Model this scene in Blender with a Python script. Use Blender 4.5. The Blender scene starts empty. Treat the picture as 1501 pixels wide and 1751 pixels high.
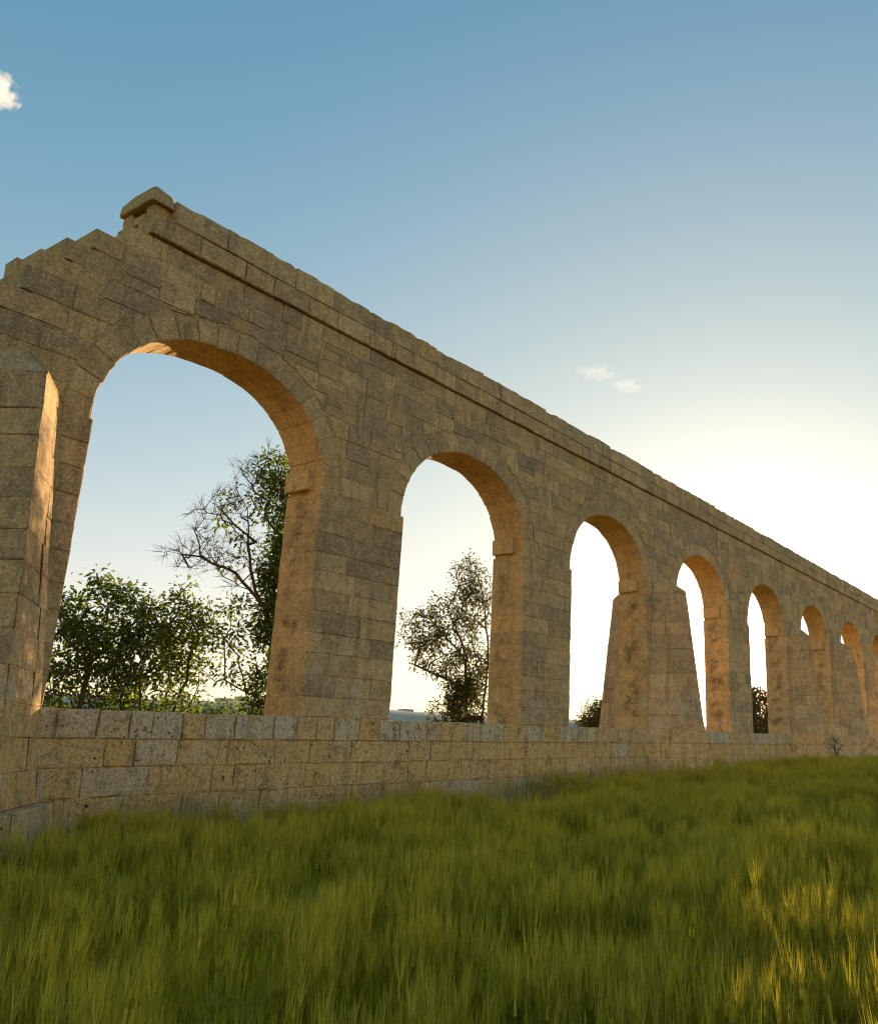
import bpy, math, random
import numpy as np
from mathutils import Vector, noise
R = math.radians
scn = bpy.context.scene
col = scn.collection
random.seed(11)

# ---------------------------------------------------------------- camera, sky, sun, exposure
CAM = (0.0, -9.262, 1.35)
cd = bpy.data.cameras.new('camera'); cam = bpy.data.objects.new('camera', cd); col.objects.link(cam)
cam.location = CAM; cam.rotation_euler = (R(90 + 15.079), 0, -R(59.2067))
cd.sensor_fit = 'HORIZONTAL'; cd.sensor_width = 36; cd.lens = 1425.9 / 1501 * 36
cd.shift_x = (750.5 - 1062.6) / 1501; cd.shift_y = (893.7 - 875.5) / 1501
cd.clip_start = 0.05; cd.clip_end = 9000
scn.camera = cam
SUN_EL, SUN_AZ = 5.60, 68.07            # azimuth from +Y towards +X
SD = Vector((math.sin(R(SUN_AZ)) * math.cos(R(SUN_EL)), math.cos(R(SUN_AZ)) * math.cos(R(SUN_EL)), math.sin(R(SUN_EL))))
w = bpy.data.worlds.new('World'); scn.world = w; w.use_nodes = True
nt = w.node_tree; nt.nodes.clear()
def N(t, **k):
    n = nt.nodes.new(t)
    for a, b in k.items(): setattr(n, a, b)
    return n
sky = N('ShaderNodeTexSky', sky_type='NISHITA', sun_disc=False)
sky.sun_elevation = R(SUN_EL); sky.sun_rotation = R(SUN_AZ)
sky.air_density = 1.0; sky.dust_density = 0.45; sky.ozone_density = 3.0; sky.altitude = 50
bg = N('ShaderNodeBackground'); bg.inputs[1].default_value = 0.10
bg2 = N('ShaderNodeBackground'); out = N('ShaderNodeOutputWorld')
# pale evening haze low in the sky, the same all round the horizon
tc = N('ShaderNodeTexCoord'); sp = N('ShaderNodeSeparateXYZ'); nt.links.new(tc.outputs['Generated'], sp.inputs[0])
def M(op, a, b=0.0):
    n = N('ShaderNodeMath', operation=op)
    for i, v in enumerate((a, b)):
        if hasattr(v, 'is_output'): nt.links.new(v, n.inputs[i])
        else: n.inputs[i].default_value = v
    return n.outputs[0]
el = M('MAXIMUM', sp.outputs[2], 0.0)
hz = M('POWER', 2.71828, M('MULTIPLY', el, -5.0))
bg2.inputs[0].default_value = (.34, .10, .04, 1)
nt.links.new(hz, bg2.inputs[1])
bg3 = N('ShaderNodeBackground'); bg3.inputs[0].default_value = (.035, .095, .01, 1); nt.links.new(M('POWER', 2.71828, M('MULTIPLY', el, -2.2)), bg3.inputs[1])
tint = N('ShaderNodeMix', data_type='RGBA', blend_type='MULTIPLY'); tint.inputs[0].default_value = 1; tint.inputs[7].default_value = (.18, .60, .94, 1)
gm = N('ShaderNodeGamma'); gm.inputs[1].default_value = .50; nt.links.new(sky.outputs[0], gm.inputs[0]); nt.links.new(gm.outputs[0], tint.inputs[6])
ad = N('ShaderNodeAddShader'); nt.links.new(tint.outputs[2], bg.inputs[0]); nt.links.new(bg.outputs[0], ad.inputs[0]); nt.links.new(bg2.outputs[0], ad.inputs[1])
ad3 = N('ShaderNodeAddShader'); nt.links.new(ad.outputs[0], ad3.inputs[0]); nt.links.new(bg3.outputs[0], ad3.inputs[1])
# broad soft aureole of dusty air round the sun
dp = N('ShaderNodeVectorMath', operation='DOT_PRODUCT'); nt.links.new(tc.outputs['Generated'], dp.inputs[0]); dp.inputs[1].default_value = tuple(SD)
au = M('POWER', M('MAXIMUM', dp.outputs['Value'], 0.0), 7.0); au2 = M('POWER', M('MAXIMUM', dp.outputs['Value'], 0.0), 60.0)
bg4 = N('ShaderNodeBackground'); bg4.inputs[0].default_value = (.15, .085, .006, 1); nt.links.new(au, bg4.inputs[1])
bg5 = N('ShaderNodeBackground'); bg5.inputs[0].default_value = (.33, .20, .15, 1)
core = M('MULTIPLY', M('POWER', M('MAXIMUM', dp.outputs['Value'], 0.0), 1500.0), 60.0)
nt.links.new(M('ADD', au2, core), bg5.inputs[1])
ad5 = N('ShaderNodeAddShader'); nt.links.new(bg4.outputs[0], ad5.inputs[0]); nt.links.new(bg5.outputs[0], ad5.inputs[1])
ad4 = N('ShaderNodeAddShader'); nt.links.new(ad3.outputs[0], ad4.inputs[0]); nt.links.new(ad5.outputs[0], ad4.inputs[1])
nt.links.new(ad4.outputs[0], out.inputs[0])
ld = bpy.data.lights.new('sun', 'SUN'); ld.energy = 2.7; ld.angle = R(0.53); ld.color = (1.0, 0.74, 0.46)
so = bpy.data.objects.new('sun', ld); col.objects.link(so)
so.rotation_euler = SD.to_track_quat('Z', 'Y').to_euler()
vs = scn.view_settings; vs.view_transform = 'Standard'; vs.look = 'None'; vs.gamma = 1; vs.exposure = 2.0
vs.use_curve_mapping = False
cy = scn.cycles; cy.use_denoising = True; cy.denoising_prefilter = 'ACCURATE'; cy.denoiser = 'OPENIMAGEDENOISE'; cy.max_bounces = 6; cy.diffuse_bounces = 4; cy.transmission_bounces = 4
cy.transparent_max_bounces = 8; cy.volume_bounces = 3; cy.sample_clamp_indirect = 1.5; cy.sample_clamp_direct = 4.0; cy.filter_width = 1.2; cy.caustics_reflective = False; cy.caustics_refractive = False

# ---------------------------------------------------------------- node helper for materials
class MT:
    def __init__(s, name):
        s.m = bpy.data.materials.new(name); s.m.use_nodes = True; s.t = s.m.node_tree; s.t.nodes.clear()
        s.out = s.n('ShaderNodeOutputMaterial')
    def n(s, t, **k):
        n = s.t.nodes.new(t)
        for a, b in k.items(): setattr(n, a, b)
        return n
    def l(s, a, b): s.t.links.new(a, b)
    def put(s, sock, v):
        if hasattr(v, 'is_output'): s.l(v, sock)
        else: sock.default_value = v
    def math(s, op, a, b=0.0, clamp=False):
        n = s.n('ShaderNodeMath', operation=op, use_clamp=clamp); s.put(n.inputs[0], a); s.put(n.inputs[1], b); return n.outputs[0]
    def mix(s, f, a, b, mode='MIX'):
        n = s.n('ShaderNodeMix', data_type='RGBA', blend_type=mode); s.put(n.inputs[0], f)
        s.put(n.inputs[6], a if hasattr(a, 'is_output') else (*a, 1)[:4]); s.put(n.inputs[7], b if hasattr(b, 'is_output') else (*b, 1)[:4]); return n.outputs[2]
    def rng(s, v, a, b, c=0.0, d=1.0):
        n = s.n('ShaderNodeMapRange'); s.put(n.inputs[0], v); n.inputs[1].default_value = a; n.inputs[2].default_value = b
        n.inputs[3].default_value = c; n.inputs[4].default_value = d; return n.outputs[0]
    def noise(s, vec, scale, det=4, rough=0.6, sc3=None):
        if sc3:
            mp = s.n('ShaderNodeMapping'); s.l(vec, mp.inputs[0]); mp.inputs[3].default_value = sc3; vec = mp.outputs[0]
        n = s.n('ShaderNodeTexNoise'); s.l(vec, n.inputs['Vector']); n.inputs['Scale'].default_value = scale
        n.inputs['Detail'].default_value = det; n.inputs['Roughness'].default_value = rough; return n.outputs[0]
    def bump(s, h, strength, dist, prev=None):
        n = s.n('ShaderNodeBump'); n.inputs['Strength'].default_value = strength; n.inputs['Distance'].default_value = dist
        s.l(h, n.inputs['Height'])
        if prev: s.l(prev, n.inputs['Normal'])
        return n.outputs[0]

LEDZ = 1.74
def limestone(name, mortar=False):
    m = MT(name); g = m.n('ShaderNodeNewGeometry'); P = g.outputs['Position']
    sx = m.n('ShaderNodeSeparateXYZ'); m.l(P, sx.inputs[0]); X, Y, Z = sx.outputs
    at = m.n('ShaderNodeAttribute', attribute_name='tone'); T = at.outputs['Fac']
    cr = m.n('ShaderNodeValToRGB'); e = cr.color_ramp.elements
    e[0].position = 0; e[0].color = (.27, .215, .15, 1); e[1].position = 1; e[1].color = (.60, .33, .10, 1)
    for p, c in ((.25, (.43, .315, .18)), (.55, (.62, .43, .205)), (.82, (.76, .56, .30)), (.93, (.66, .41, .16))):
        x = e.new(p); x.color = (*c, 1)
    m.l(T, cr.inputs[0]); c = cr.outputs[0]
    if mortar: c = m.mix(0.0, (.50, .355, .18), (0, 0, 0))
    low = m.rng(Z, 1.70, 1.78, 1, 0)                      # the base courses weather differently
    big = m.noise(P, .9, 5, .62); mid = m.noise(P, 3.2, 6, .68); fine = m.noise(P, 46, 5, .7); gr = m.noise(P, 210, 2, .6)
    # grey lichen film / ochre patches, both irregular
    blot = m.noise(P, 7.5, 7, .72); blo2 = m.noise(P, 1.7, 6, .7)
    c = m.mix(m.rng(blo2, .42, .60, 0, .45), c, (.74, .52, .26))
    c = m.mix(m.rng(big, .48, .64, 0, .60), c, (.37, .29, .22))
    c = m.mix(m.rng(blot, .48, .66, 0, .58), c, (.26, .19, .125))
    c = m.mix(m.rng(blot, .48, .34, 0, .50), c, (.78, .59, .32))
    c = m.mix(m.math('MULTIPLY', m.rng(m.noise(P, 2.7, 6, .7), .50, .60, 0, .8), m.rng(Z, 3.0, 1.7, .12, 1)), c, (.66, .62, .54))
    c = m.mix(m.math('MULTIPLY', m.rng(m.noise(P, 1.9, 5, .7), .47, .56, 0, .85), low), c, (.62, .40, .15))
    c = m.mix(m.math('MULTIPLY', low, .5), c, (.92, .66, .30))
    c = m.mix(m.math('MULTIPLY', low, m.rng(T, .62, .80, 0, .6)), c, (.78, .50, .17))
    c = m.mix(m.math('MULTIPLY', low, m.rng(T, .34, .14, 0, .75)), c, (.70, .66, .57))
    c = m.mix(m.math('MULTIPLY', low, m.rng(m.noise(P, 4.2, 6, .75), .52, .66, 0, .75)), c, (.11, .085, .055))
    # rusty-dark streaks running down
    st = m.noise(P, 1.0, 5, .65, (6.5, 6.5, .9))
    c = m.mix(m.rng(st, .52, .68, 0, .5), c, (.13, .105, .08))
    # dark growth on the middle of the jambs (faces inside the arches)
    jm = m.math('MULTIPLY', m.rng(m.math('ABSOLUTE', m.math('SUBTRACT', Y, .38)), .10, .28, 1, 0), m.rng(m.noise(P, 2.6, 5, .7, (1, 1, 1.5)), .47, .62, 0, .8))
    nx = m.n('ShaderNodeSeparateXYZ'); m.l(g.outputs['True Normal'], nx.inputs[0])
    jamb_bounce = m.math('MULTIPLY', m.math('MAXIMUM', m.rng(m.math('ABSOLUTE', nx.outputs[0]), .5, .8), m.rng(nx.outputs[2], -.2, -.5)), m.math('MULTIPLY', m.rng(Y, .0, .05), m.rng(Y, .72, .67)))
    jamb_bounce = m.math('MULTIPLY', jamb_bounce, m.rng(Z, LEDZ, LEDZ + .02))
    c = m.mix(m.math('MULTIPLY', jamb_bounce, m.rng(blot, .38, .6, .55, .22)), c, (.56, .45, .14))  # orange bounce light painted into the jamb and soffit colour
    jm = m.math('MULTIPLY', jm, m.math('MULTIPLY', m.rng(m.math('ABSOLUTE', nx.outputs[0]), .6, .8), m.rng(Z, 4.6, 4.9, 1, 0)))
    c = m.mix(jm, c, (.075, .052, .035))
    c = m.mix(m.rng(fine, .47, .64, .0, .62), c, (.17, .125, .08))
    fin2 = m.noise(P, 31, 4, .75)
    c = m.mix(m.rng(fin2, .52, .64, 0, .50), c, (.82, .68, .46)); c = m.mix(m.rng(fin2, .46, .36, 0, .38), c, (.20, .15, .10))
    c = m.mix(m.rng(gr, .40, .62, .28, 0), c, (.12, .09, .06))
    # pits and holes, many in the base, few above
    pv = m.n('ShaderNodeTexVoronoi'); m.l(P, pv.inputs['Vector']); pv.inputs['Scale'].default_value = 15
    pn = m.noise(P, 5, 3, .6)
    pit = m.math('MULTIPLY', m.rng(pv.outputs[0], .08, .24, 1, 0), m.rng(pn, .50, .60, 0, 1))
    pit = m.math('MULTIPLY', pit, m.math('ADD', m.math('MULTIPLY', low, .9), .12))
    pn2 = m.rng(m.noise(P, 26, 4, .75), .60, .68, 0, 1)
    pit2 = m.math('MULTIPLY', pn2, m.math('ADD', m.math('MULTIPLY', low, .75), .14))
    pb = m.n('ShaderNodeTexVoronoi'); m.l(P, pb.inputs['Vector']); pb.inputs['Scale'].default_value = 6.5
    pit3 = m.math('MULTIPLY', m.math('MULTIPLY', m.rng(m.math('ADD', pb.outputs[0], m.math('MULTIPLY', fine, .25)), .26, .18, 0, 1), m.rng(m.noise(P, 1.3, 3, .6), .50, .58)), m.math('ADD', m.math('MULTIPLY', low, .9), .1))
    pit = m.math('MAXIMUM', pit, pit3)
    c = m.mix(pit, c, (.035, .026, .018)); c = m.mix(pit2, c, (.07, .052, .035))
    # damp, grassy foot of the wall
    c = m.mix(m.math('MULTIPLY', m.rng(Z, 1.15, .5, 0, .55), m.rng(mid, .35, .6)), c, (.20, .17, .09))
    c = m.mix(1.0, c, (1.60, 1.41, 1.16), 'MULTIPLY')
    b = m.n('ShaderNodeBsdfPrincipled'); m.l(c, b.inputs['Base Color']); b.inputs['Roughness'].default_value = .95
    b.inputs['Specular IOR Level'].default_value = .12
    h = m.math('SUBTRACT', m.math('ADD', m.math('MULTIPLY', fine, .6), m.math('MULTIPLY', mid, 1.2)), m.math('MULTIPLY', m.math('ADD', pit, pit2), 1.0))
    h = m.math('ADD', h, m.math('MULTIPLY', blot, 1.6)); nb = m.bump(h, 1.0, .030); nb = m.bump(gr, .8, .008, nb)
    m.l(nb, b.inputs['Normal']); m.l(b.outputs[0], m.out.inputs[0]); return m.m
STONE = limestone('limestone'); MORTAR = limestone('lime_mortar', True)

def leafmat(name, ca, cb, trans, tcol, sc=7.0, blade=False):
    m = MT(name); g = m.n('ShaderNodeNewGeometry'); nz = m.noise(g.outputs['Position'], sc, 2, .5)
    f = m.rng(nz, .35, .65)
    if blade: f = m.math('ADD', m.math('MULTIPLY', f, .25), m.math('MULTIPLY', m.n('ShaderNodeAttribute', attribute_name='shade').outputs['Fac'], .85), True)
    c = m.mix(f, ca, cb)
    tc = m.mix(f, tuple(x * .45 for x in tcol) if blade else tcol, tcol if blade else tuple(x * .6 for x in tcol))
    b = m.n('ShaderNodeBsdfPrincipled'); m.l(c, b.inputs['Base Color']); b.inputs['Roughness'].default_value = .55
    b.inputs['Specular IOR Level'].default_value = .3
    t = m.n('ShaderNodeBsdfTranslucent'); m.l(tc, t.inputs[0])
    x = m.n('ShaderNodeMixShader'); x.inputs[0].default_value = trans; m.l(b.outputs[0], x.inputs[1]); m.l(t.outputs[0], x.inputs[2])
    m.l(x.outputs[0], m.out.inputs[0]); return m.m
def plain(name, ca, cb, sc=8, rough=.9, bump=0.0, bd=.01):
    m = MT(name); g = m.n('ShaderNodeNewGeometry'); nz = m.noise(g.outputs['Position'], sc, 6, .65)
    b = m.n('ShaderNodeBsdfPrincipled'); m.l(m.mix(m.rng(nz, .3, .7), ca, cb), b.inputs['Base Color']); b.inputs['Roughness'].default_value = rough
    b.inputs['Specular IOR Level'].default_value = .15
    if bump: m.l(m.bump(nz, bump, bd), b.inputs['Normal'])
    m.l(b.outputs[0], m.out.inputs[0]); return m.m
LEAF = leafmat('tree_leaf', (.04, .065, .012), (.08, .11, .02), .45, (.26, .34, .03))
LEAF2 = leafmat('sparse_leaf', (.045, .055, .014), (.08, .08, .02), .4, (.24, .23, .04))
BARK = plain('bark', (.06, .045, .03), (.13, .10, .07), 14, .9, .6)
SOIL = plain('field_soil', (.075, .070, .025), (.12, .115, .040), 1.5, 1, .5, .05)
HILL = plain('dry_hazed_hillside', (.38, .32, .23), (.58, .48, .34), .05, 1)  # dry slope with distance haze painted in as a paler colour
RENDER = plain('far_render', (.42, .36, .28), (.50, .44, .34), .2)

# ---------------------------------------------------------------- mesh helpers
def link(name, verts, faces, mat, parent=None, tone=None, smooth=False):
    me = bpy.data.meshes.new(name); me.from_pydata([tuple(v) for v in verts], [], faces); me.update()
    if tone is not None:
        a = me.attributes.new('tone', 'FLOAT', 'POINT')
        arr = np.full(len(verts), tone, dtype=np.float32) if np.isscalar(tone) else np.asarray(tone, dtype=np.float32)
        a.data.foreach_set('value', arr)
    if smooth: me.polygons.foreach_set('use_smooth', [True] * len(me.polygons))
    me.materials.append(mat)
    o = bpy.data.objects.new(name, me); col.objects.link(o)
    if parent:
        o.parent = parent; q = parent; L = Vector((0, 0, 0))
        while q: L += q.location; q = q.parent
        o.location = -L
    return o
def thing(name, label, cat, loc=(0, 0, 0), group=None):
    o = bpy.data.objects.new(name, None); col.objects.link(o); o.location = loc; o.empty_display_size = .2
    o['label'] = label; o['category'] = cat
    if group: o['group'] = group
    return o
rnd = random.Random(5)
def ringstone(A, B, bev=.012, gap=.005, jit=.004, face=.006):
    """A stone between two rings of 3-D points: chamfered at both ends, worn unevenly. Returns verts, faces."""
    A = [Vector(p) for p in A]; B = [Vector(p) for p in B]; n = len(A)
    ca = sum(A, Vector()) / n; cb = sum(B, Vector()) / n; ax = (cb - ca)
    L = ax.length or 1; ax = ax / L
    def sh(ring, c, d): return [p + (c - p).normalized() * min(d * 1.25, (c - p).length * .4) for p in ring]
    A = sh(A, ca, gap); B = sh(B, cb, gap)
    rings = [sh(A, ca, bev), [p + ax * bev for p in A], [p - ax * bev for p in B], sh(B, cb, bev)]
    vs_ = []
    for r in rings:
        for p in r: vs_.append(p + Vector((rnd.uniform(-jit, jit), rnd.uniform(-jit, jit), rnd.uniform(-jit, jit))))
    fs = []
    for k in range(3):
        for i in range(n):
            j = (i + 1) % n; fs.append((k * n + i, k * n + j, (k + 1) * n + j, (k + 1) * n + i))
    vs_.append(ca + ax * rnd.uniform(-face, face)); a = len(vs_) - 1
    vs_.append(cb + ax * rnd.uniform(-face, face)); b = a + 1
    for i in range(n):
        j = (i + 1) % n; fs.append((a, j, i)); fs.append((b, 3 * n + i, 3 * n + j))
    return vs_, fs
STONES = []      # (kind, parent, verts, faces, tone)
def tone():
    t = rnd.random()
    return rnd.uniform(.0, .9) if t < .95 else rnd.uniform(.93, 1)
def add_stone(kind, parent, vf, t=None):
    STONES.append((kind, parent, vf[0], vf[1], tone() if t is None else t))
def boxrings(x0, x1, y0, y1, z0, z1, axis='y', sub=1):
    """rings for a box along y (front ring at y0, back ring at y1), with sub points per edge"""
    c = [(x0, z0), (x1, z0), (x1, z1), (x0, z1)]; o = []
    for i in range(4):
        a, b = c[i], c[(i + 1) % 4]
        for k in range(sub): o.append((a[0] + (b[0] - a[0]) * k / sub, a[1] + (b[1] - a[1]) * k / sub))
    return [(p[0], y0, p[1]) for p in o], [(p[0], y1, p[1]) for p in o]
def add_box(kind, parent, x0, x1, y0, y1, z0, z1, **k):
    t = k.pop('t', None); sub = k.pop('sub', 1)
    add_stone(kind, parent, ringstone(*boxrings(x0, x1, y0, y1, z0, z1, sub=sub), **k), t)
def plain_box(V, F, x0, x1, y0, y1, z0, z1):
    n = len(V)
    V += [(x0, y0, z0), (x1, y0, z0), (x1, y1, z0), (x0, y1, z0), (x0, y0, z1), (x1, y0, z1), (x1, y1, z1), (x0, y1, z1)]
    F += [(n, n + 3, n + 2, n + 1), (n + 4, n + 5, n + 6, n + 7), (n, n + 1, n + 5, n + 4), (n + 1, n + 2, n + 6, n + 5), (n + 2, n + 3, n + 7, n + 6), (n + 3, n, n + 4, n + 7)]

def gz(x, y):        # the field rises a little to the right
    t = min(max((x - 7.0) / 13.0, 0), 1)
    return .30 * t * t * (3 - 2 * t)

# ---------------------------------------------------------------- ground, far hill
V, F = [], []
xs = [-1500, -600, -200, -80, -40, -20, -10, 0] + [7 + i * 1.3 for i in range(11)] + [30, 50, 80, 150, 400, 1000, 2500, 4500]
ys = [-3000, -1000, -300, -100, -40, -20, -12, -8, -4, -1.5, 0, 1.5, 4, 8, 15, 40, 100, 300, 1000, 3500]
for y in ys:
    for x in xs: V.append((x, y, gz(x, y) if abs(y) < 200 else gz(x, y)))
nx_ = len(xs)
for j in range(len(ys) - 1):
    for i in range(nx_ - 1): F.append((j * nx_ + i, j * nx_ + i + 1, (j + 1) * nx_ + i + 1, (j + 1) * nx_ + i))
g = link('ground', V, F, SOIL); g['kind'] = 'structure'
# hill ridge 500-900 m beyond the aqueduct
V, F = [], []
NI, NJ = 90, 12
for i in range(NI + 1):
    x = -900 + 3400 * i / NI
    for j in range(NJ + 1):
        y = 430 + 260 * j / NJ; s = math.sin(math.pi * j / NJ) ** .8
        h = 33 + 3 * noise.noise(Vector((x * .012, 3.1, 0))) + 2.2 * noise.noise(Vector((x * .05, y * .02, 0)))
        V.append((x, y, h * s - .5 + .9 * noise.noise(Vector((x * .11, y * .11, 2)))))
for i in range(NI):
    for j in range(NJ): F.append((i * (NJ + 1) + j, (i + 1) * (NJ + 1) + j, (i + 1) * (NJ + 1) + j + 1, i * (NJ + 1) + j + 1))
hl = link('hill', V, F, HILL, smooth=True); hl['kind'] = 'structure'
for k, (x, wd, hh, lab) in enumerate([(383, 10, 4, 'wide flat-roofed house, leftmost on the hazy ridge seen through the nearest arch'),
                                 (399, 6, 6, 'tall narrow house on the ridge between two lower ones'),
                                 (409, 9, 3.5, 'low house, right of the tall one on the hazy ridge'),
                                 (566, 12, 3, 'low block on the ridge seen beneath the second arch opening')]):
    b = thing('far_house', lab, 'house', (x, 558, 33)); y0 = 558; V, F = [], []
    plain_box(V, F, x, x + wd, y0, y0 + 8, 20, 31.5 + hh); link('wall', V, F, RENDER, b)
    for q in range(3):
        V, F = [], []; wx = x + wd * (.15 + .28 * q); plain_box(V, F, wx, wx + 1.2, y0 - .05, y0 + .1, 29 + hh, 30.4 + hh); link('window', V, F, BARK, b)
    V, F = [], []; plain_box(V, F, x - .3, x + wd + .3, y0 - .3, y0 + 8.3, 31.5 + hh, 31.9 + hh); link('parapet', V, F, RENDER, b)

# ---------------------------------------------------------------- the aqueduct
T = .70; PER = 4.62; C0 = 5.85; NA = 12; AW = 1.56; AH = 1.49; SP = 4.74; EXP = 2.22; RING = .29
PITER = AW - .035                     # half width of the opening between the lower piers
LED = 1.733; COR = 7.25; TOP = 7.86
CX = [C0 + PER * k for k in range(NA)]
AQ = thing('ruined_aqueduct', 'long ruined limestone aqueduct of round arches with a stepped broken end at left', 'aqueduct', (11, .35, 0))
def arc(t, off=0.0):   # superellipse point (dx, dz) for angle t, pushed out along its normal
    c, s = math.cos(t), math.sin(t)
    x = AW * math.copysign(abs(c) ** (2 / EXP), c); z = AH * abs(s) ** (2 / EXP)
    nxx = math.copysign(abs(x / AW) ** (EXP - 1), x) / AW; nz = abs(z / AH) ** (EXP - 1) / AH
    l = math.hypot(nxx, nz); return x + nxx / l * off, z + nz / l * off
steps = [(6.99, 3.99), (6.74, 3.75), (6.48, 3.49), (6.22, 3.41), (5.94, 3.24), (5.66, 3.07), (5.38, 2.93), (5.10, 2.84), (4.82, 2.78)]  # (top z, left x)
rows = [COR] + [s[0] for s in steps]
def left_of_row(k):    # left end of the row whose top is rows[k]
    return 4.37 if k == 0 else steps[k - 1][1]
# core (mortar) of the spandrels, with the arch holes cut out
REC = .011
def top_at(x):
    for k in range(len(rows)):
        if x >= left_of_row(k) + .03: return rows[k] - .03
    return 4.6
def core_strip(xs_, bottom, V, F):
    y0, y1 = REC, T - REC
    for i in range(len(xs_) - 1):
        a, b = xs_[i], xs_[i + 1]; za, zb = bottom(a), bottom(b); t = min(top_at(a + 1e-4), top_at(b - 1e-4)); n = len(V)
        if t <= max(za, zb): continue
        V += [(a, y0, za), (b, y0, zb), (b, y0, t), (a, y0, t), (a, y1, za), (b, y1, zb), (b, y1, t), (a, y1, t)]
        F += [(n, n + 1, n + 2, n + 3), (n + 5, n + 4, n + 7, n + 6), (n + 4, n + 5, n + 1, n), (n + 3, n + 2, n + 6, n + 7), (n, n + 3, n + 7, n + 4), (n + 1, n + 5, n + 6, n + 2)]
ARCHES = []
for k, cx in enumerate(CX):
    V, F = [], []
    r = REC + .01
    pts = [arc(math.pi * (1 - i / 32), r) for i in range(33)]
    xs_ = [cx + p[0] for p in pts]; zs_ = {round(cx + p[0], 6): SP + p[1] for p in pts}
    core_strip(sorted(set(xs_)), lambda x: zs_[round(x, 6)], V, F)
    L = PER - 2 * AW - 2 * r
    if k == 0: core_strip([cx - AW - r - L + i * L / 14 for i in range(15)], lambda x: 4.6, V, F)
    core_strip([cx + AW + r + i * L / 4 for i in range(5)], lambda x: 4.6, V, F)
    o = link('arch', V, F, MORTAR, AQ, tone=.3); ARCHES.append(o)
# voussoirs
for k, cx in enumerate(CX):
    n = rnd.choice([17, 18, 19]); ts = [0]
    for i in range(n): ts.append(ts[-1] + rnd.uniform(.8, 1.2))
    ts = [math.pi * t / ts[-1] for t in ts]
    for i in range(n):
        a, b = ts[i], ts[i + 1]; rg = RING + rnd.uniform(-.006, .0); so_ = rnd.uniform(-.008, .006)
        sp = rnd.uniform(.3, .45)
        p = [arc(a, so_), arc((a + b) / 2, so_), arc(b, so_), arc(b, rg), arc((a + b) / 2, rg), arc(a, rg)]
        if a == 0 or b > math.pi - .001: pass
        y = -rnd.uniform(0, .01)
        for (u, v) in ((y, sp), (sp, T - y)):
            A = [(cx + q[0], u, SP + q[1]) for q in p]; B = [(cx + q[0], v, SP + q[1]) for q in p]
            add_stone('voussoir', ARCHES[k], ringstone(A, B, bev=.010, gap=.004, jit=.005), rnd.uniform(.05, .95))
# polygon clipping for the stones above the arches
def clip(poly, nx, nz, d):
    o = []
    for i in range(len(poly)):
        p, q = poly[i], poly[(i + 1) % len(poly)]
        sp_, sq = p[0] * nx + p[1] * nz - d, q[0] * nx + q[1] * nz - d
        if sp_ >= 0: o.append(p)
        if (sp_ >= 0) != (sq >= 0):
            t = sp_ / (sp_ - sq); o.append((p[0] + (q[0] - p[0]) * t, p[1] + (q[1] - p[1]) * t))
    return o
def area(p): return abs(sum(p[i][0] * p[(i + 1) % len(p)][1] - p[(i + 1) % len(p)][0] * p[i][1] for i in range(len(p)))) / 2
EXT = [arc(math.pi * i / 60, RING + .001) for i in range(61)]
def subdivide(p, mx=.17, jit=.007):
    o = []
    for i in range(len(p)):
        a, b = p[i], p[(i + 1) % len(p)]; L = math.hypot(b[0] - a[0], b[1] - a[1])
        if L < .02: continue
        m = max(1, int(L / mx)); o.append(a)
        for q in range(1, m): o.append((a[0] + (b[0] - a[0]) * q / m + rnd.uniform(-jit, jit), a[1] + (b[1] - a[1]) * q / m + rnd.uniform(-jit, jit)))
    return o
XEND = CX[-1] + AW + 1.4
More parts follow.
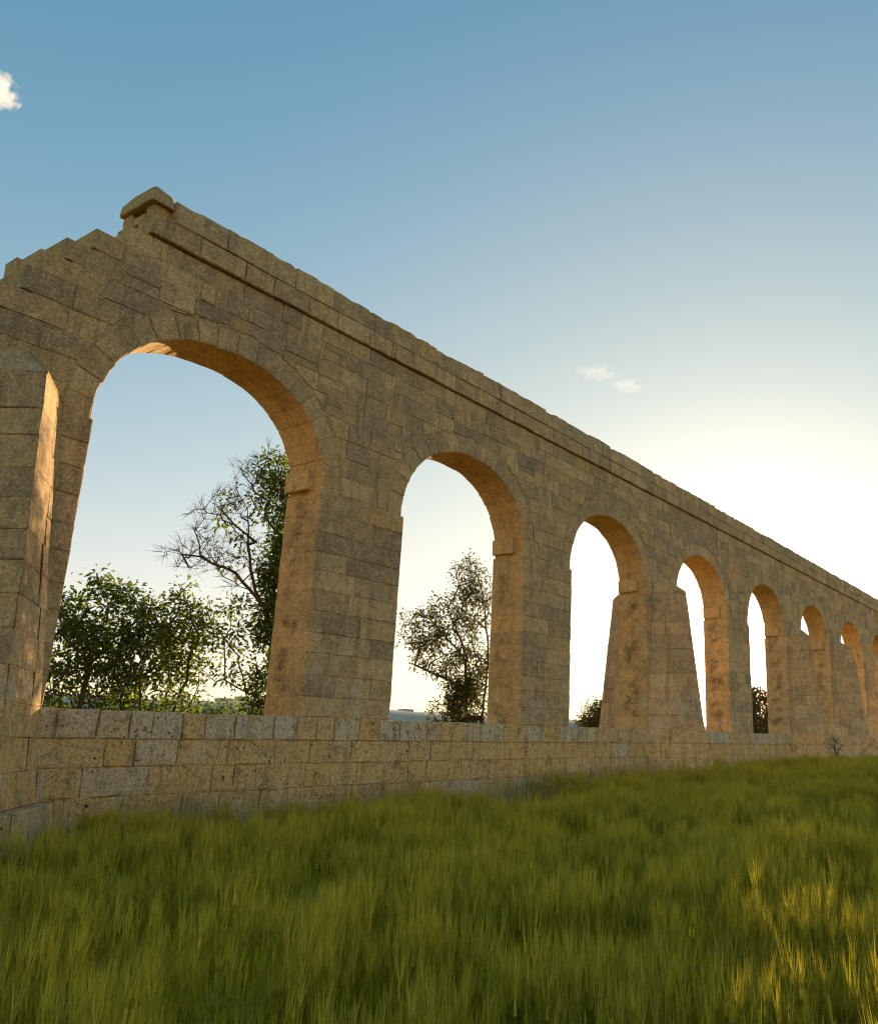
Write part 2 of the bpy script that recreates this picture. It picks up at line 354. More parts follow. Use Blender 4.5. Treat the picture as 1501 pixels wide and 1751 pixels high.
for side in (0, 1):        # front face, back face
    for k in range(len(rows) - 1):
        z1, z0 = rows[k], rows[k + 1]; x = left_of_row(k)
        first = True
        while x < XEND:
            wd = rnd.uniform(.30, .62) * (1.25 if x < 4.6 else 1)
            if rnd.random() < .12: wd *= .55
            if XEND - x - wd < .2: wd = XEND - x
            x1 = min(x + wd, XEND)
            cells = [(z0, z1)]
            if rnd.random() < .06 and z1 - z0 > .24: zm = (z0 + z1) / 2 + rnd.uniform(-.03, .03); cells = [(z0, zm), (zm, z1)]
            for (za, zb) in cells:
                j = lambda s=.009: rnd.uniform(-s, s)
                zt = 0 if (k == 0) else 1
                poly = [(x + j(), za + j()), (x1 + j(), za + j()), (x1 + j(), zb + (j() if zt else -.004)), (x + j(), zb + (j() if zt else -.004))]
                if first or x < 4.4:
                    poly[3] = (x + rnd.uniform(.0, .05), zb - rnd.uniform(0, .02)); poly[0] = (x + rnd.uniform(-.01, .03), za)
                mx_, mz = (x + x1) / 2, (za + zb) / 2
                kk = min(range(NA), key=lambda i: abs(CX[i] - mx_)); cx = CX[kk]
                e = min(range(61), key=lambda i: (cx + EXT[i][0] - mx_) ** 2 + (SP + EXT[i][1] - mz) ** 2)
                ok = True
                for ee in {e, max(e - 3, 0), min(e + 3, 60)}:
                    pe = arc(math.pi * ee / 60, 0); ex = EXT[ee]; nx = ex[0] - pe[0]; nz = ex[1] - pe[1]; l = math.hypot(nx, nz); nx /= l; nz /= l
                    if nz < .02 and abs(nx) > .99: pass
                    if len(poly) >= 3: poly = clip(poly, nx, nz, (cx + ex[0]) * nx + (SP + ex[1]) * nz)
                if mz < SP - .0: pass
                if len(poly) < 3 or area(poly) < .008: continue
                poly = subdivide(poly)
                if len(poly) < 3: continue
                pr = rnd.uniform(-.007, .007); dp = rnd.uniform(.2, .3)
                ya, yb = (pr, dp) if side == 0 else (T - dp, T - pr)
                A = [(p[0], ya, p[1]) for p in poly]; B = [(p[0], yb, p[1]) for p in poly]
                if side == 0 and (first or x < 4.35):
                    dp = T if rnd.random() < .6 else .45; B = [(p[0], dp, p[1]) for p in poly]
                add_stone('wall_stone', ARCHES[kk], ringstone(A, B, bev=.007, gap=.003, jit=.004))
            x = x1; first = False
# piers between the ledge and the springing line
PIERC = [C0 - PER / 2 + PER * k for k in range(NA + 1)]
PW = PER - 2 * PITER
for k, pc in enumerate(PIERC):
    x0, x1 = pc - PW / 2, pc + PW / 2
    V, F = [], []; plain_box(V, F, x0 + REC, x1 - REC, -.02 + REC, T + .02 - REC, LED - .02, SP + .03)
    pier = link('pier', V, F, MORTAR, AQ, tone=.3)
    z = LED; r = 0
    zz = [LED]
    while zz[-1] < SP - .12: zz.append(zz[-1] + rnd.uniform(.255, .32))
    f = (SP + .045 - LED) / (zz[-1] - LED); zz = [LED + (q - LED) * f for q in zz]
    for r in range(len(zz) - 1):
        z0, z1 = zz[r], zz[r + 1]
        cuts = [x0] + ([x0 + PW * rnd.uniform(.28, .42), x0 + PW * rnd.uniform(.6, .75)] if r % 2 else [x0 + PW * rnd.uniform(.42, .6)]) + [x1]
        for i in range(len(cuts) - 1):
            sp = rnd.uniform(.28, .46) if r % 3 else T + .02
            pr = rnd.uniform(-.005, .005)
            add_box('pier_block', pier, cuts[i], cuts[i + 1], -.022 + pr, sp, z0, z1, sub=2, bev=.010, gap=.004, jit=.004)
            if r % 3: add_box('pier_block', pier, cuts[i], cuts[i + 1], sp, T + .02, z0, z1, sub=2, bev=.010, gap=.004, jit=.004)
    # short upright blocks between the pier top and the spandrel, and the impost block jutting into each opening
    for s, kx in ((1, k - 1), (-1, k)):
        if not (0 <= kx < NA): continue
        xe = x0 if s == 1 else x1
        add_box('impost_block', pier, *( (xe - .075, xe + .06) if s == 1 else (xe - .06, xe + .075)), .21, .685, SP + .10 - .0, SP + .385, bev=.008, gap=.002, jit=.003, t=.75)
# parapet: projecting cornice course and coping course
V, F = [], []; plain_box(V, F, 4.82, XEND - .02, -.045 + REC, T - .02, COR + .01, TOP - .08)
PAR = link('parapet', V, F, MORTAR, AQ, tone=.3)
for side in (0, 1):
    ya = (-.06, .3) if side == 0 else (.4, T + .05)
    x = 4.57
    while x < XEND:
        x1 = min(x + rnd.uniform(.40, .68), XEND); pr = rnd.uniform(-.006, .006)
        add_box('cornice_stone', PAR, x, x1, ya[0] + pr, ya[1], COR + rnd.uniform(0, .006), COR + .27 + rnd.uniform(-.006, .006), sub=2, gap=.004)
        x = x1
    x = 4.81
    while x < XEND:
        x1 = min(x + rnd.uniform(.42, .80), XEND); pr = rnd.uniform(-.012, .012)
        poly = [(x, COR + .275), (x1, COR + .275)]; n = 6; dz = rnd.uniform(-.009, .008)
        lump = rnd.random() < .3
        for q in range(n + 1):
            u = q / n; zt = TOP + dz + (.022 + .03 * (rnd.random() < .1)) * noise.noise(Vector(((x1 - (x1 - x) * u) * 4.3, side * 9., 1))) - (.010 * rnd.random() if q in (0, n) else 0) - (.025 * u if lump else 0)
            poly.append((x1 - (x1 - x) * u, zt))
        A = [(p[0], ya[0] + pr + (.03 if p[1] > TOP - .2 else 0), p[1]) for p in poly]; B = [(p[0], ya[1] + (.12 if side == 0 else 0), p[1]) for p in poly]
        add_stone('coping_stone', PAR, ringstone(A, B, bev=.012, gap=.003, jit=.008))
        x = x1
# the open water channel and its cap slab at the broken end
add_box('channel_wall', PAR, 4.60, 4.82, .03, .20, COR + .27, 7.70, sub=2, jit=.012, t=.96)
add_box('channel_wall', PAR, 4.58, 4.82, .47, .66, COR + .27, 7.69, sub=2, jit=.012, t=.96)
add_box('channel_floor', PAR, 4.585, 4.82, .18, .50, COR + .25, COR + .36, sub=2, jit=.014, t=.97)
A = [(4.53, -.04, 7.70), (4.52, .68, 7.69), (4.55, .70, 7.84), (4.56, .45, 7.92), (4.55, -.02, 7.89)]
B = [(4.83, -.03, 7.70), (4.83, .68, 7.69), (4.82, .70, 7.84), (4.80, .45, 7.90), (4.79, -.01, 7.86)]
add_stone('cap_slab', PAR, ringstone(A, B, bev=.02, gap=.0, jit=.008), .35)
# base wall under the ledge
V, F = [], []; plain_box(V, F, 1.2, XEND, .015 + .01, T - .015, -.6, LED - .02)
BASE = link('base_wall', V, F, MORTAR, AQ, tone=.3)
bz = [LED, 1.432, 1.145, .846, .545, .24, -.1]
for side in (0, 1):
    for r in range(len(bz) - 1):
        x = 1.2
        if side and r: continue
        while x < XEND:
            x1 = min(x + (rnd.uniform(.24, .44) if r == 0 else rnd.uniform(.28, .85)), XEND); pr = rnd.uniform(-.008, .008) + (-.012 if r == 0 else 0)
            if r >= 3: pr -= .012 * (r - 2)
            ya, yb = (pr, .34) if side == 0 else (.36, T)
            poly = subdivide([(x, bz[r + 1]), (x1, bz[r + 1]), (x1 + rnd.uniform(-.01, .01), bz[r] + (rnd.uniform(-.006, .006) if r == 0 else 0)), (x + rnd.uniform(-.01, .01), bz[r])], .14, .007)
            A = [(p[0], ya, p[1]) for p in poly]; B = [(p[0], yb, p[1]) for p in poly]
            add_stone('base_stone', BASE, ringstone(A, B, bev=.009, gap=.0045, jit=.006, face=.01), rnd.uniform(.08, .34) if r == 0 and rnd.random() < .8 else (rnd.uniform(.35, .9) if rnd.random() < .92 else rnd.uniform(.12, .24)))
            x = x1
# buttresses: pointed prows on both sides of some piers, battered
def buttress(pc, sgn, extra=1.0, y_at=0.0, foot=False):
    def hw(z): return (.47 + (4.85 - z) * .100) * extra
    def dp(z): return (.66 + (4.85 - z) * .125) * extra
    def P2(x, y, z): return (x, (y_at if sgn < 0 else T) + sgn * y, z)
    V, F = [], []; zb, zt = -.3, 4.84; e = .03
    for z in (zb, zt): V += [P2(pc - hw(z) + e, -.1, z), P2(pc, dp(z) - e * 1.3, z), P2(pc + hw(z) - e, -.1, z)]
    V += [P2(pc, -.1, 5.22)]
    F = [(0, 1, 4, 3), (1, 2, 5, 4), (2, 0, 3, 5), (3, 4, 6), (4, 5, 6), (5, 3, 6)]
    bt = link('buttress', V, F, MORTAR, AQ, tone=.3)
    zz = [LED - .30 * i for i in range(6, 0, -1)]; z = LED
    while z < 4.62: zz.append(z); z += rnd.uniform(.27, .33)
    zz.append(4.87); last = len(zz) - 2
    for r in range(len(zz) - 1):
        z0, z1 = zz[r], zz[r + 1]
        st = (.30, .30, .26, .09)[r] if r < 4 else 0      # plinth steps
        s = rnd.uniform(.40, .6) if r % 2 else rnd.uniform(.62, .78)
        for q, sd in ((0, -1), (1, 1)):
            def pt(u, z): return P2(pc + sd * (hw(z) + st) * u, (dp(z) + st * 1.3) * (1 - u), z)
            for (ua, ub) in ((1.0, s), (s, 0.0)) if (r + q) % 2 else ((1.0, 1 - s * .6), (1 - s * .6, 0.0)):
                def ring(z):
                    a, b = pt(ua, z), pt(ub, z); iy = (y_at + .02 if sgn < 0 else T - .02)
                    return [a, b, (b[0], iy, z), (a[0], iy, z)] if ua < .99 else [a, b, (b[0], iy, z)]
                A, B = ring(z0), ring(z1)
                if sd * sgn < 0: A.reverse(); B.reverse()
                add_stone('buttress_block', bt, ringstone(A, B, bev=.013, gap=.005, jit=.006), rnd.uniform(.15, .8))
    # weathered sloping cap: two stones leaning back to the wall
    for sd in (-1, 1):
        z0 = 4.87; h, d = hw(z0) + .0, dp(z0)
        A = [P2(pc + sd * h, 0, z0), P2(pc + sd * .01, d, z0), P2(pc + sd * .01, -.04, z0)]
        B = [P2(pc + sd * h * .45, .0, 5.2), P2(pc + sd * .01, .12, 5.26), P2(pc + sd * .01, -.04, 5.26)]
        A.insert(1, P2(pc + sd * h * .5, d * .5, z0)); B.insert(1, P2(pc + sd * h * .25, .06, 5.24))
        if sd * sgn < 0: A.reverse(); B.reverse()
        add_stone('buttress_cap', bt, ringstone(A, B, bev=.02, gap=.003, jit=.01), rnd.uniform(.3, .6))
for k in (0, 3, 6, 9, 12):
    for sg in (-1, 1): buttress(PIERC[k], sg)
buttress(PIERC[7], -1); buttress(PIERC[5], -1, .0001 + .85)

# stones become objects: the 300 that show largest of each kind, the rest of a kind joined per part
def visible_size(vs_):
    c = sum(vs_, Vector()) / len(vs_); d = (c - Vector(CAM)).length
    lo = [min(v[i] for v in vs_) for i in range(3)]; hi = [max(v[i] for v in vs_) for i in range(3)]
    s = sorted(hi[i] - lo[i] for i in range(3))
    q = s[2] * s[1] / d ** 2
    if c.y > .36: q *= .25
    if c.x < 2.6: q *= .1
    return q
kinds = {}
for s in STONES: kinds.setdefault(s[0], []).append(s)
for kd, L in kinds.items():
    L.sort(key=lambda s: -visible_size(s[2]))
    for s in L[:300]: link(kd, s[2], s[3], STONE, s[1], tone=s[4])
    rest = L[300:]
    if rest:
        V, F, TT = [], [], []
        for s in rest:
            n = len(V); V += s[2]; F += [tuple(i + n for i in f) for f in s[3]]; TT += [s[4]] * len(s[2])
        o = link(kd, V, F, STONE, AQ, tone=TT); o['kind'] = 'stuff'
# ---------------------------------------------------------------- trees: a branch graph grown to sampled tips, leaves at the tips
rt = random.Random(21)
def tube(V, F, p, q, r0, r1, n=5):
    d = (q - p); L = d.length
    if L < 1e-5: return
    d /= L; a = d.orthogonal().normalized(); b = d.cross(a); k = len(V)
    for (c, r) in ((p, r0), (q, r1)):
        for i in range(n):
            t = 2 * math.pi * i / n; V.append(c + (a * math.cos(t) + b * math.sin(t)) * r)
    for i in range(n): F.append((k + i, k + (i + 1) % n, k + n + (i + 1) % n, k + n + i))
def leaf(V, F, p, d, L, wd):
    d = d.normalized(); s = d.cross(Vector((rt.uniform(-1, 1), rt.uniform(-1, 1), rt.uniform(-1, 1))));
    if s.length < 1e-3: return
    s.normalize(); u = s.cross(d) * rt.uniform(-.2, .2) * L; k = len(V)
    V += [p, p + d * L * .45 + s * wd + u, p + d * L - Vector((0, 0, L * .25)), p + d * L * .45 - s * wd + u]
    F.append((k, k + 1, k + 2, k + 3))
def tree(name, label, cat, bases, blobs, mat, leafL=.10, leafW=.018, per=9, stiff=.10, rmin=.004, rpow=.42, group=None, limbs=()):
    root = thing(name, label, cat, bases[0], group)
    nodes = []; parent = []
    for b in bases:
        p = Vector(b); nodes.append(p); parent.append(-1)
        tgt = Vector((b[3] if len(b) > 3 else b[0], b[1], 0))
    roots = len(nodes)
    for ln in limbs:
        pts_ = [Vector(p) for p in ln]; pr = min(range(len(nodes)), key=lambda i: (nodes[i] - pts_[0]).length)
        prev = nodes[pr]
        for p in pts_:
            p = p + Vector((0, rt.uniform(-.25, .25), 0)); L = (p - prev).length; m_ = max(1, int(L / .2))
            for k in range(1, m_ + 1):
                nodes.append(prev.lerp(p, k / m_) + Vector((rt.uniform(-1, 1), rt.uniform(-1, 1), rt.uniform(-1, 1))) * .018); parent.append(pr); pr = len(nodes) - 1
            prev = p
    tips = []
    for (x, y, z, rx, ry, rz, n, lv) in blobs:
        for _ in range(n):
            while True:
                v = Vector((rt.uniform(-1, 1), rt.uniform(-1, 1), rt.uniform(-1, 1)))
                if v.length <= 1: break
            v = v * (v.length ** -.35 if v.length > .05 else 1)
            if v.length > 1: v.normalize()
            tips.append((Vector((x + v.x * rx, y + v.y * ry, z + v.z * rz)), lv))
    base = Vector(bases[0][:3])
    tips.sort(key=lambda t: min((t[0] - Vector(b[:3])).length for b in bases) + rt.uniform(0, .5))
    arr = np.zeros((len(tips) * 14 + len(nodes) + 50, 3)); cnt = len(nodes)
    for i, p in enumerate(nodes): arr[i] = p
    tipn = []
    for tp, lv in tips:
        A = arr[:cnt]; dv = np.array(tp) - A; d = np.linalg.norm(dv, axis=1)
        cost = d + np.clip(-dv[:, 2], 0, None) * .9 + np.clip(d - 1.2, 0, None) * .3
        j = int(np.argmin(cost)); p0 = nodes[j]; L = (tp - p0).length; m = max(1, min(9, int(L / .22)))
        sd = Vector((rt.uniform(-1, 1), rt.uniform(-1, 1), rt.uniform(-.2, .8))) * min(L, .8) * stiff
        pr = j
        for k in range(1, m + 1):
            t = k / m; q = p0.lerp(tp, t) + sd * math.sin(math.pi * t) + Vector((rt.uniform(-1, 1), rt.uniform(-1, 1), rt.uniform(-1, 1))) * .014 * (k < m)
            nodes.append(q); parent.append(pr); arr[cnt] = q; pr = cnt; cnt += 1
        tipn.append((pr, lv))
    wgt = [0] * cnt
    for t, _ in tipn: wgt[t] += 1
    for i in range(cnt - 1, roots - 1, -1): wgt[parent[i]] += wgt[i]
    V, F = [], []
    rad = [rmin * max(wgt[i], 1) ** rpow for i in range(cnt)]
    for i in range(roots, cnt):
        j = parent[i]; tube(V, F, nodes[j], nodes[i], min(rad[j], rad[i] * 1.35), rad[i], 6 if rad[i] > .02 else 4)
    for t, lv in tipn:                                  # twiglets
        if lv == 0 or rt.random() < .25:
            for _ in range(5 if lv == 0 else 1):
                d = (nodes[t] - nodes[parent[t]]).normalized() + Vector((rt.uniform(-1, 1), rt.uniform(-1, 1), rt.uniform(-.4, .9))) * .8
                tube(V, F, nodes[t], nodes[t] + d.normalized() * rt.uniform(.08, .26), .0035, .0015, 3)
    link('trunk', V, F, BARK, root, smooth=True)
    V, F = [], []
    for t, lv in tipn:
        if lv <= 0: continue
        for seg in range(2):
            i = t if seg == 0 else parent[t]
            if i < roots: continue
            for _ in range(int(per * lv * (1 if seg == 0 else .6))):
                o = Vector((rt.gauss(0, 1), rt.gauss(0, 1), rt.gauss(0, 1))) * .07
                d = o.normalized() + Vector((0, 0, -.15)) + (nodes[i] - nodes[parent[i]]).normalized() * .6
                leaf(V, F, nodes[i] + o, d, leafL * rt.uniform(.6, 1.2), leafW * rt.uniform(.7, 1.2))
    if F: link('foliage', V, F, mat, root)
    return root
tree('bushy_tree', 'dense dark green bush filling the foot of the nearest arch', 'tree',
     [(6.3, 3.7, 0), (7.1, 3.9, 0), (7.8, 3.7, 0), (5.7, 3.9, 0)],
     [(5.6, 3.9, 2.2, .7, .7, .8, 70, 1), (6.0, 3.6, 2.7, .6, .6, .7, 90, 1), (6.65, 3.7, 3.1, .55, .5, .75, 110, 1), (6.7, 3.8, 2.0, .9, .6, .9, 150, 1),
      (7.35, 3.7, 2.9, .5, .5, .65, 80, 1), (7.8, 3.7, 3.15, .5, .5, .6, 70, 1), (8.1, 3.8, 2.9, .45, .5, .7, 60, .8), (7.5, 3.8, 1.9, .8, .6, .7, 80, 1), (6.55, 3.7, 3.75, .12, .1, .3, 7, .8), (7.0, 3.7, 3.6, .1, .1, .25, 6, .8), (5.95, 3.7, 3.45, .15, .1, .25, 7, .8), (7.9, 3.7, 3.7, .2, .1, .3, 9, .7), (8.3, 3.7, 3.5, .2, .1, .3, 8, .6), (7.4, 3.7, 3.5, .2, .1, .2, 7, .7)], LEAF, per=11, leafW=.022, limbs=(
      [(6.3, 3.7, 1), (6.5, 3.7, 2.2), (6.7, 3.7, 3.3)], [(7.1, 3.9, 1), (7.2, 3.8, 2.2), (7.5, 3.7, 3.2)], [(5.7, 3.9, 1), (5.8, 3.8, 2.2), (5.8, 3.8, 2.9)], [(7.8, 3.7, 1.2), (8.0, 3.7, 2.4), (8.1, 3.7, 3.1)]))
tree('ivy_clad_tree', 'tall half-bare tree with leafy ivy column beside the first pier', 'tree',
     [(9.35, 3.5, 0)],
     [(9.45, 3.5, 2.4, .3, .3, 1.5, 120, 1.2), (9.40, 3.5, 4.2, .24, .25, 1.0, 130, 1.2), (9.3, 3.5, 5.6, .45, .3, .4, 60, .9), (9.25, 3.5, 6.2, .42, .3, .38, 60, .9), (9.8, 3.5, 4.8, .5, .4, 1.5, 90, 1),
      (8.05, 3.4, 5.0, .45, .4, .5, 60, .0), (8.5, 3.5, 4.9, .5, .3, .8, 24, .6), (7.75, 3.4, 4.35, .55, .4, .25, 60, 0), (8.6, 3.5, 5.7, .35, .3, .6, 60, 0), (8.7, 3.5, 4.4, .5, .4, .5, 70, 0), (8.8, 3.5, 6.3, .2, .3, .3, 14, 0),
      (8.75, 3.6, 3.4, .45, .3, .5, 40, .8), (8.6, 3.5, 2.7, .5, .3, .4, 26, .5)], LEAF, per=12, leafW=.022, rmin=.0028, rpow=.47, limbs=(
      [(9.66, 3.5, 1.97), (9.61, 3.5, 3.13), (9.5, 3.5, 4.37), (9.42, 3.5, 5.44), (9.24, 3.5, 6.29), (9.1, 3.5, 6.55)], [(9.61, 3.5, 3.13), (9.05, 3.5, 3.98), (8.77, 3.5, 4.76), (8.77, 3.5, 5.39), (8.46, 3.5, 5.84), (8.62, 3.5, 6.38)],
      [(9.2, 3.5, 3.69), (8.56, 3.5, 4.2), (8.0, 3.5, 4.4), (7.42, 3.5, 4.38)], [(9.3, 3.5, 2.05), (8.8, 3.5, 2.46), (8.45, 3.5, 3.1), (8.17, 3.5, 3.55)],
      [(8.77, 3.5, 4.76), (8.3, 3.5, 4.97), (7.99, 3.5, 5.4)], [(9.3, 3.5, 2.05), (8.97, 3.5, 2.86), (8.48, 3.5, 3.25), (7.63, 3.5, 3.47)]))
tree('sparse_tree', 'thin see-through tree with sparse hanging leaves in the second arch', 'tree',
     [(14.9, 3.5, 0), (14.5, 3.7, 0)],
     [(14.45, 3.5, 5.2, .38, .3, .5, 50, .9), (14.6, 3.5, 4.4, .5, .4, .6, 60, .9), (14.0, 3.5, 4.2, .55, .4, .5, 50, .9), (13.1, 3.5, 3.75, .55, .4, .45, 60, .9), (13.6, 3.5, 3.3, .6, .4, .5, 60, .9),
      (14.6, 3.6, 3.0, .5, .4, .7, 90, 1.1), (14.7, 3.6, 2.3, .5, .4, .6, 110, 1.3), (14.1, 3.5, 2.0, .6, .4, .4, 50, 1), (15.2, 3.6, 4.0, .4, .4, 1.4, 60, 1)], LEAF2, per=10, leafW=.020, limbs=(
      [(15.0, 3.5, 2.0), (15.05, 3.5, 3.4), (15.09, 3.5, 4.65), (14.44, 3.5, 5.52)], [(14.8, 3.5, 2.0), (14.41, 3.5, 3.23), (13.5, 3.5, 4.03), (12.7, 3.5, 4.2)],
      [(14.41, 3.5, 3.23), (14.03, 3.5, 4.37), (14.25, 3.5, 5.35)], [(14.65, 3.5, 2.6), (13.7, 3.5, 2.9), (12.9, 3.5, 3.1)]))
tree('ledge_bush', 'small dark bush peeping over the ledge in the third arch', 'bush',
     [(20.0, 3.5, 0)], [(20.1, 3.5, 2.1, .55, .4, .5, 90, 1.2), (20.5, 3.5, 2.3, .3, .3, .4, 60, 1.1), (19.7, 3.5, 1.9, .3, .3, .35, 40, 1)], LEAF2, per=10, leafL=.12)
tree('low_shrub', 'low sunlit yellow-green shrub behind the ledge right of the dense bush', 'bush',
     [(8.9, 5.0, 0)], [(8.7, 5.0, 1.9, .7, .4, .35, 90, 1), (9.6, 5.0, 1.85, .6, .4, .3, 70, 1)], LEAF, per=10, leafL=.08)
tree('shading_shrub', 'shrub lit from behind below the sun in the fifth arch, enlarged to shade the grass', 'bush',
     [(31.6, 3.6, 0), (33.4, 3.8, 0), (30.2, 3.6, 0)], [(31.0, 3.6, 2.2, 1.7, .5, 1.0, 170, 1), (32.6, 3.7, 2.6, 1.5, .5, 1.2, 330, 1.2), (34.6, 3.7, 2.2, 1.0, .5, .9, 90, 1)], LEAF2, per=9, leafL=.15, leafW=.03)  # shrub built taller and denser to shade the sun streak on the grass
for (x, y, lab) in ((29.3, -.35, 'bare dead twigs leaning on the base wall left of the sun'), (35.5, -.35, 'dark forked dead twigs against the base wall below the sun')):
    tree('dead_twigs', lab, 'dry plant', [(x, y, gz(x, y))], [(x + .1, y, 1.35, .45, .2, .35, 14, 0)], LEAF, rmin=.008)

# ---------------------------------------------------------------- the barley field
GRN = leafmat('barley_leaf', (.012, .024, .002), (.34, .32, .008), .34, (.72, .66, .010), .9, True)
EAR = leafmat('barley_ear', (.34, .30, .02), (.90, .68, .07), .45, (.70, .58, .04), .9, True)
DRY = leafmat('dry_straw', (.58, .46, .18), (.88, .70, .32), .35, (.45, .34, .16), 3, True)
def strip(V, F, M, p, d, h, wd, bend, segs=3, mi=0, droop=.0):
    up = Vector((0, 0, 1)); s = Vector((-d.y, d.x, 0)).normalized(); k = len(V)
    for i in range(segs + 1):
        t = i / segs; c = p + up * h * (t - droop * t * t) + d * bend * t * t; wv = wd * (1 - t) ** .7 * .5
        if i == segs: V.append(c)
        else: V.append(c - s * wv); V.append(c + s * wv)
    for i in range(segs - 1): F.append((k + 2 * i, k + 2 * i + 1, k + 2 * i + 3, k + 2 * i + 2)); M.append(mi)
    F.append((k + 2 * segs - 2, k + 2 * segs - 1, k + 2 * segs)); M.append(mi)
def clump(name, n, rad, hgt, ears, seed, mats):
    q = random.Random(seed); V, F, M = [], [], []
    for _ in range(n):
        a = q.uniform(0, 6.28); r = rad * math.sqrt(q.random()); p = Vector((r * math.cos(a), r * math.sin(a), 0))
        H = hgt * q.uniform(.82, 1.08)
        a = q.uniform(0, 6.28); d = Vector((math.cos(a), math.sin(a), 0)) * .7 + Vector((-.2, -.1, 0)); lean = H * q.uniform(.0, .045)
        strip(V, F, M, p, d, H, .0045, lean, 2)
        for lf in range(5):
            a = q.uniform(0, 6.28); dd = Vector((math.cos(a), math.sin(a), 0)); z0 = H * (q.uniform(.0, .5) if lf < 3 else q.uniform(.55, .74))
            strip(V, F, M, p + Vector((0, 0, z0)) + d * lean * (z0 / H) ** 2, dd, H * q.uniform(.15, .24), q.uniform(.006, .0105), H * q.uniform(.015, .08), 3, 0 if lf < 3 or len(mats) < 3 else 2, q.uniform(0, .2))
        if q.random() < ears:
            tip = p + Vector((0, 0, H)) + d * lean
            for _ in range(2):
                a = q.uniform(0, 6.28); strip(V, F, M, tip - Vector((0, 0, .02)), Vector((math.cos(a), math.sin(a), 0)), .07, .010, .010, 2, 1)
            for _ in range(7):
                a = q.uniform(0, 6.28); strip(V, F, M, tip + Vector((0, 0, .01)), Vector((math.cos(a), math.sin(a), 0)), q.uniform(.08, .13), .003, .03, 1, 1)
    me = bpy.data.meshes.new(name); me.from_pydata([tuple(v) for v in V], [], F); me.update()
    for m_ in mats: me.materials.append(m_)
    me.polygons.foreach_set('material_index', M)
    sh = [0.0] * len(V); par = list(range(len(V)))
    for f in F:                                   # every blade gets one shade of its own
        r_ = min(par[i] for i in f)
        for i in f: par[i] = r_
    cache = {}
    for i in range(len(V)): sh[i] = cache.setdefault(par[i], q.random() ** 1.5)
    a_ = me.attributes.new('shade', 'FLOAT', 'POINT'); a_.data.foreach_set('value', sh)
    return bpy.data.objects.new(name, me)
def scatter(name, pts, scales, clumps, kindlab):
    cc = bpy.data.collections.new(name + '_kinds')
    for c in clumps: cc.objects.link(c)
    me = bpy.data.meshes.new(name); me.from_pydata(pts, [], []); me.update()
    a = me.attributes.new('size', 'FLOAT_VECTOR', 'POINT'); a.data.foreach_set('vector', np.asarray(scales, dtype=np.float32).ravel())
    o = bpy.data.objects.new(name, me); col.objects.link(o); o['kind'] = 'stuff'
    ng = bpy.data.node_groups.new(name, 'GeometryNodeTree')
    ng.interface.new_socket('Geometry', in_out='INPUT', socket_type='NodeSocketGeometry'); ng.interface.new_socket('Geometry', in_out='OUTPUT', socket_type='NodeSocketGeometry')
    nd = ng.nodes; gi = nd.new('NodeGroupInput'); go = nd.new('NodeGroupOutput')
    ip = nd.new('GeometryNodeInstanceOnPoints'); ci = nd.new('GeometryNodeCollectionInfo'); ci.inputs[0].default_value = cc
    ci.inputs['Separate Children'].default_value = True; ci.inputs['Reset Children'].default_value = True
    ip.inputs['Pick Instance'].default_value = True
    rv = nd.new('FunctionNodeRandomValue'); rv.data_type = 'FLOAT_VECTOR'; rv.inputs[0].default_value = (-.06, -.06, 0); rv.inputs[1].default_value = (.06, .06, 6.283)
    ri = nd.new('FunctionNodeRandomValue'); ri.data_type = 'INT'; ri.inputs[4].default_value = 0; ri.inputs[5].default_value = len(clumps) - 1
    na = nd.new('GeometryNodeInputNamedAttribute'); na.data_type = 'FLOAT_VECTOR'; na.inputs[0].default_value = 'size'
    L = ng.links.new
    L(gi.outputs[0], ip.inputs['Points']); L(ci.outputs[0], ip.inputs['Instance']); L(rv.outputs[0], ip.inputs['Rotation'])
    L(ri.outputs[2], ip.inputs['Instance Index']); L(na.outputs[0], ip.inputs['Scale']); L(ip.outputs[0], go.inputs[0])
    md = o.modifiers.new('scatter', 'NODES'); md.node_group = ng
    return o
FLAG = leafmat('barley_flag_leaf', (.22, .20, .005), (.90, .70, .016), .5, (.92, .76, .012), .9, True)
KN = [clump('barley_clump', 20, .10, .57, .9, s, (GRN, EAR, FLAG)) for s in range(8)]
q = random.Random(3); pts, sc = [], []
def put(x, y, s, w_):
    nz = noise.noise(Vector((x * .5, y * .9, 4))); n2 = noise.noise(Vector((x * 1.9, y * 1.9, 9)))
    rdist = math.hypot(x, y - CAM[1])
    n3 = noise.noise(Vector((x * 5.5, y * 5.5, 1))); h = s * (1 + .15 * nz + .16 * n2 + .16 * n3) * q.uniform(.88, 1.12)
    dl = x * .62 + (y - CAM[1]) * .78; ll = x * .78 - y * .62
    nb_ = noise.noise(Vector((dl * 1.7, ll * .28, 7)))
    if rdist < 26: h *= 1 - .42 * min(max((-.05 - nb_) * 5, 0), 1)
    if rdist < 18 and n3 + .6 * n2 < -.13 and q.random() < .92: return
    pts.append((x, y, gz(x, y) - .01)); sc.append((w_, w_, h))
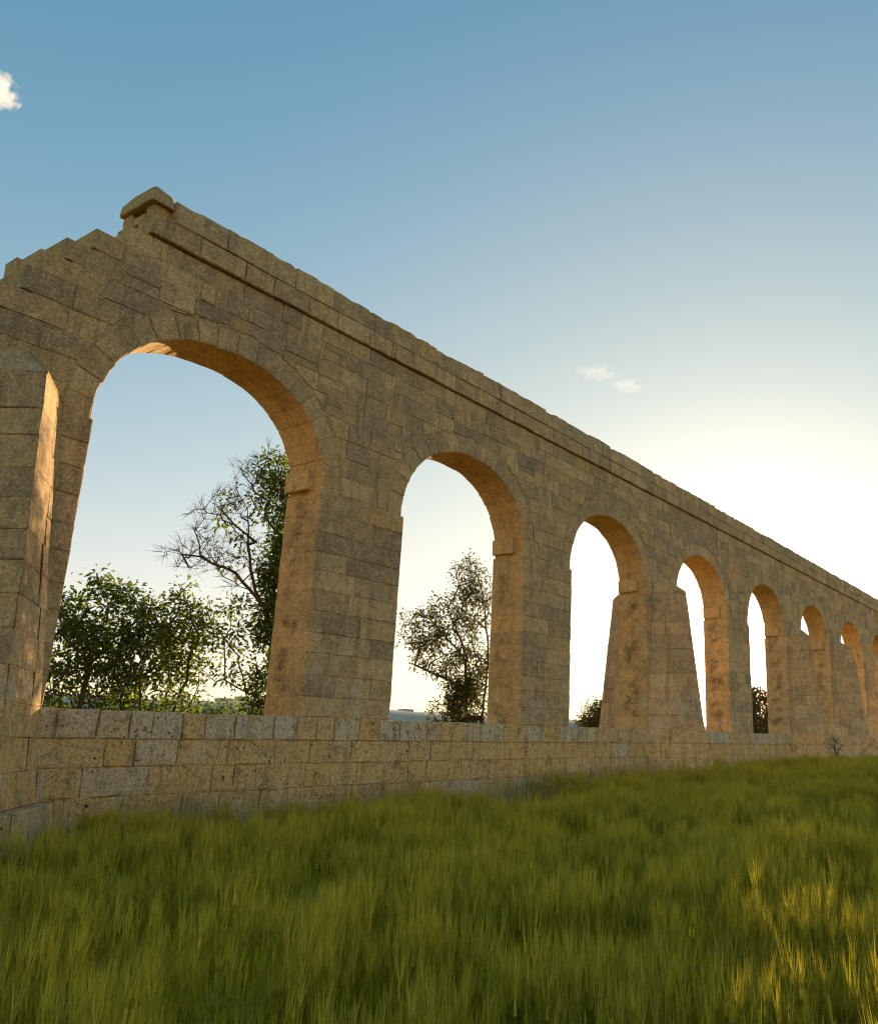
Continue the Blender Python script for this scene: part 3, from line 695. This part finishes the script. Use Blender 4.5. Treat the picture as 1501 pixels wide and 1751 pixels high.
for (r0, r1, den, w_) in ((.7, 7, 85, 1), (7, 14, 60, 1.05), (14, 30, 26, 1.5), (30, 70, 6, 2.6), (70, 160, 1.1, 5)):
    n = int(den * math.pi * (r1 ** 2 - r0 ** 2) * (225 if r1 <= 30 else 120) / 360)
    for _ in range(n):
        r = math.sqrt(q.uniform(r0 ** 2, r1 ** 2)); a = R(q.uniform(-75, 150) if r1 <= 30 else q.uniform(-10, 110)); x, y = r * math.sin(a), CAM[1] + r * math.cos(a)
        if (y > -.22 and x > 1) or (abs(x - 3.55) < 1.25 and y > -1.55 + abs(x - 3.55) * .9): continue
        if any(abs(x - PIERC[k]) < 1.1 and y > -1.45 + abs(x - PIERC[k]) for k in (3, 5, 6, 7, 9)): continue
        put(x, y, 1.0, w_)
scatter('barley_grass', pts, sc, KN, '')
KD = [clump('straw_clump', 9, .14, .5, .3, 50 + s, (DRY, DRY)) for s in range(3)]
pts, sc = [], []
for _ in range(3200):
    x = 1.5 + 50 * q.random() ** 1.6; y = -.12 - abs(q.gauss(0, .28))
    if abs(x - 3.55) < 1.2 : continue
    h = q.uniform(.8, 1.45) * (1 + .5 * noise.noise(Vector((x * .6, 0, 0)))); pts.append((x, y, gz(x, y))); sc.append((1, 1, h))
scatter('dry_grass', pts, sc, KD, '')
pts, sc = [], []
for _ in range(5000):                                # rough grass beyond the wall
    x = q.uniform(-6, 60); y = q.uniform(.9, 16); pts.append((x, y, gz(x, y))); sc.append((1.4, 1.4, q.uniform(.6, 1.2)))
scatter('rough_grass', pts, sc, KD + KN[:3], '')

# ---------------------------------------------------------------- clouds
def cloudmat(name, dens, sc):
    m = MT(name); t = m.n('ShaderNodeTexCoord'); nz = m.noise(t.outputs['Object'], sc, 6, .6)
    ln = m.n('ShaderNodeVectorMath', operation='LENGTH'); m.l(t.outputs['Object'], ln.inputs[0])
    f = m.math('SUBTRACT', m.rng(nz, .35, .7, 0, 1.0), m.rng(ln.outputs['Value'], .25, 1.0, -.12, .75))
    v = m.n('ShaderNodeVolumePrincipled'); v.inputs['Color'].default_value = (1, 1, 1, 1); v.inputs['Anisotropy'].default_value = .3
    m.l(m.math('MULTIPLY', m.rng(f, .0, .25, 0, 1), dens), v.inputs['Density']); m.l(v.outputs[0], m.out.inputs['Volume']); return m.m
CM = cloudmat('cloud_vapour', .02, 1.4)
CM2 = cloudmat('thin_cloud_vapour', .0022, 1.5)
import bmesh
def cloud(d, D, size, mat, lab):
    bm = bmesh.new(); bmesh.ops.create_icosphere(bm, subdivisions=3, radius=1); me = bpy.data.meshes.new('cloud'); bm.to_mesh(me); bm.free(); me.materials.append(mat)
    o = bpy.data.objects.new('cloud', me); col.objects.link(o); d = Vector(d).normalized(); o.location = Vector(CAM) + d * D
    o.scale = size; o.rotation_euler = d.to_track_quat('-Z', 'Y').to_euler(); o['label'] = lab; o['category'] = 'cloud'; o['group'] = 'clouds'
cloud((.243, .790, .5627), 2500, (52, 50, 45), CM, 'bright white cloud cut by the left edge of the picture')
cloud((.7616, .4881, .4263), 2500, (78, 34, 34), CM2, 'small wispy cloud, the upper of the pair above the wall')
cloud((.7857, .4607, .4129), 2500, (62, 30, 34), CM2, 'small wispy cloud, the lower and right of the pair above the wall')
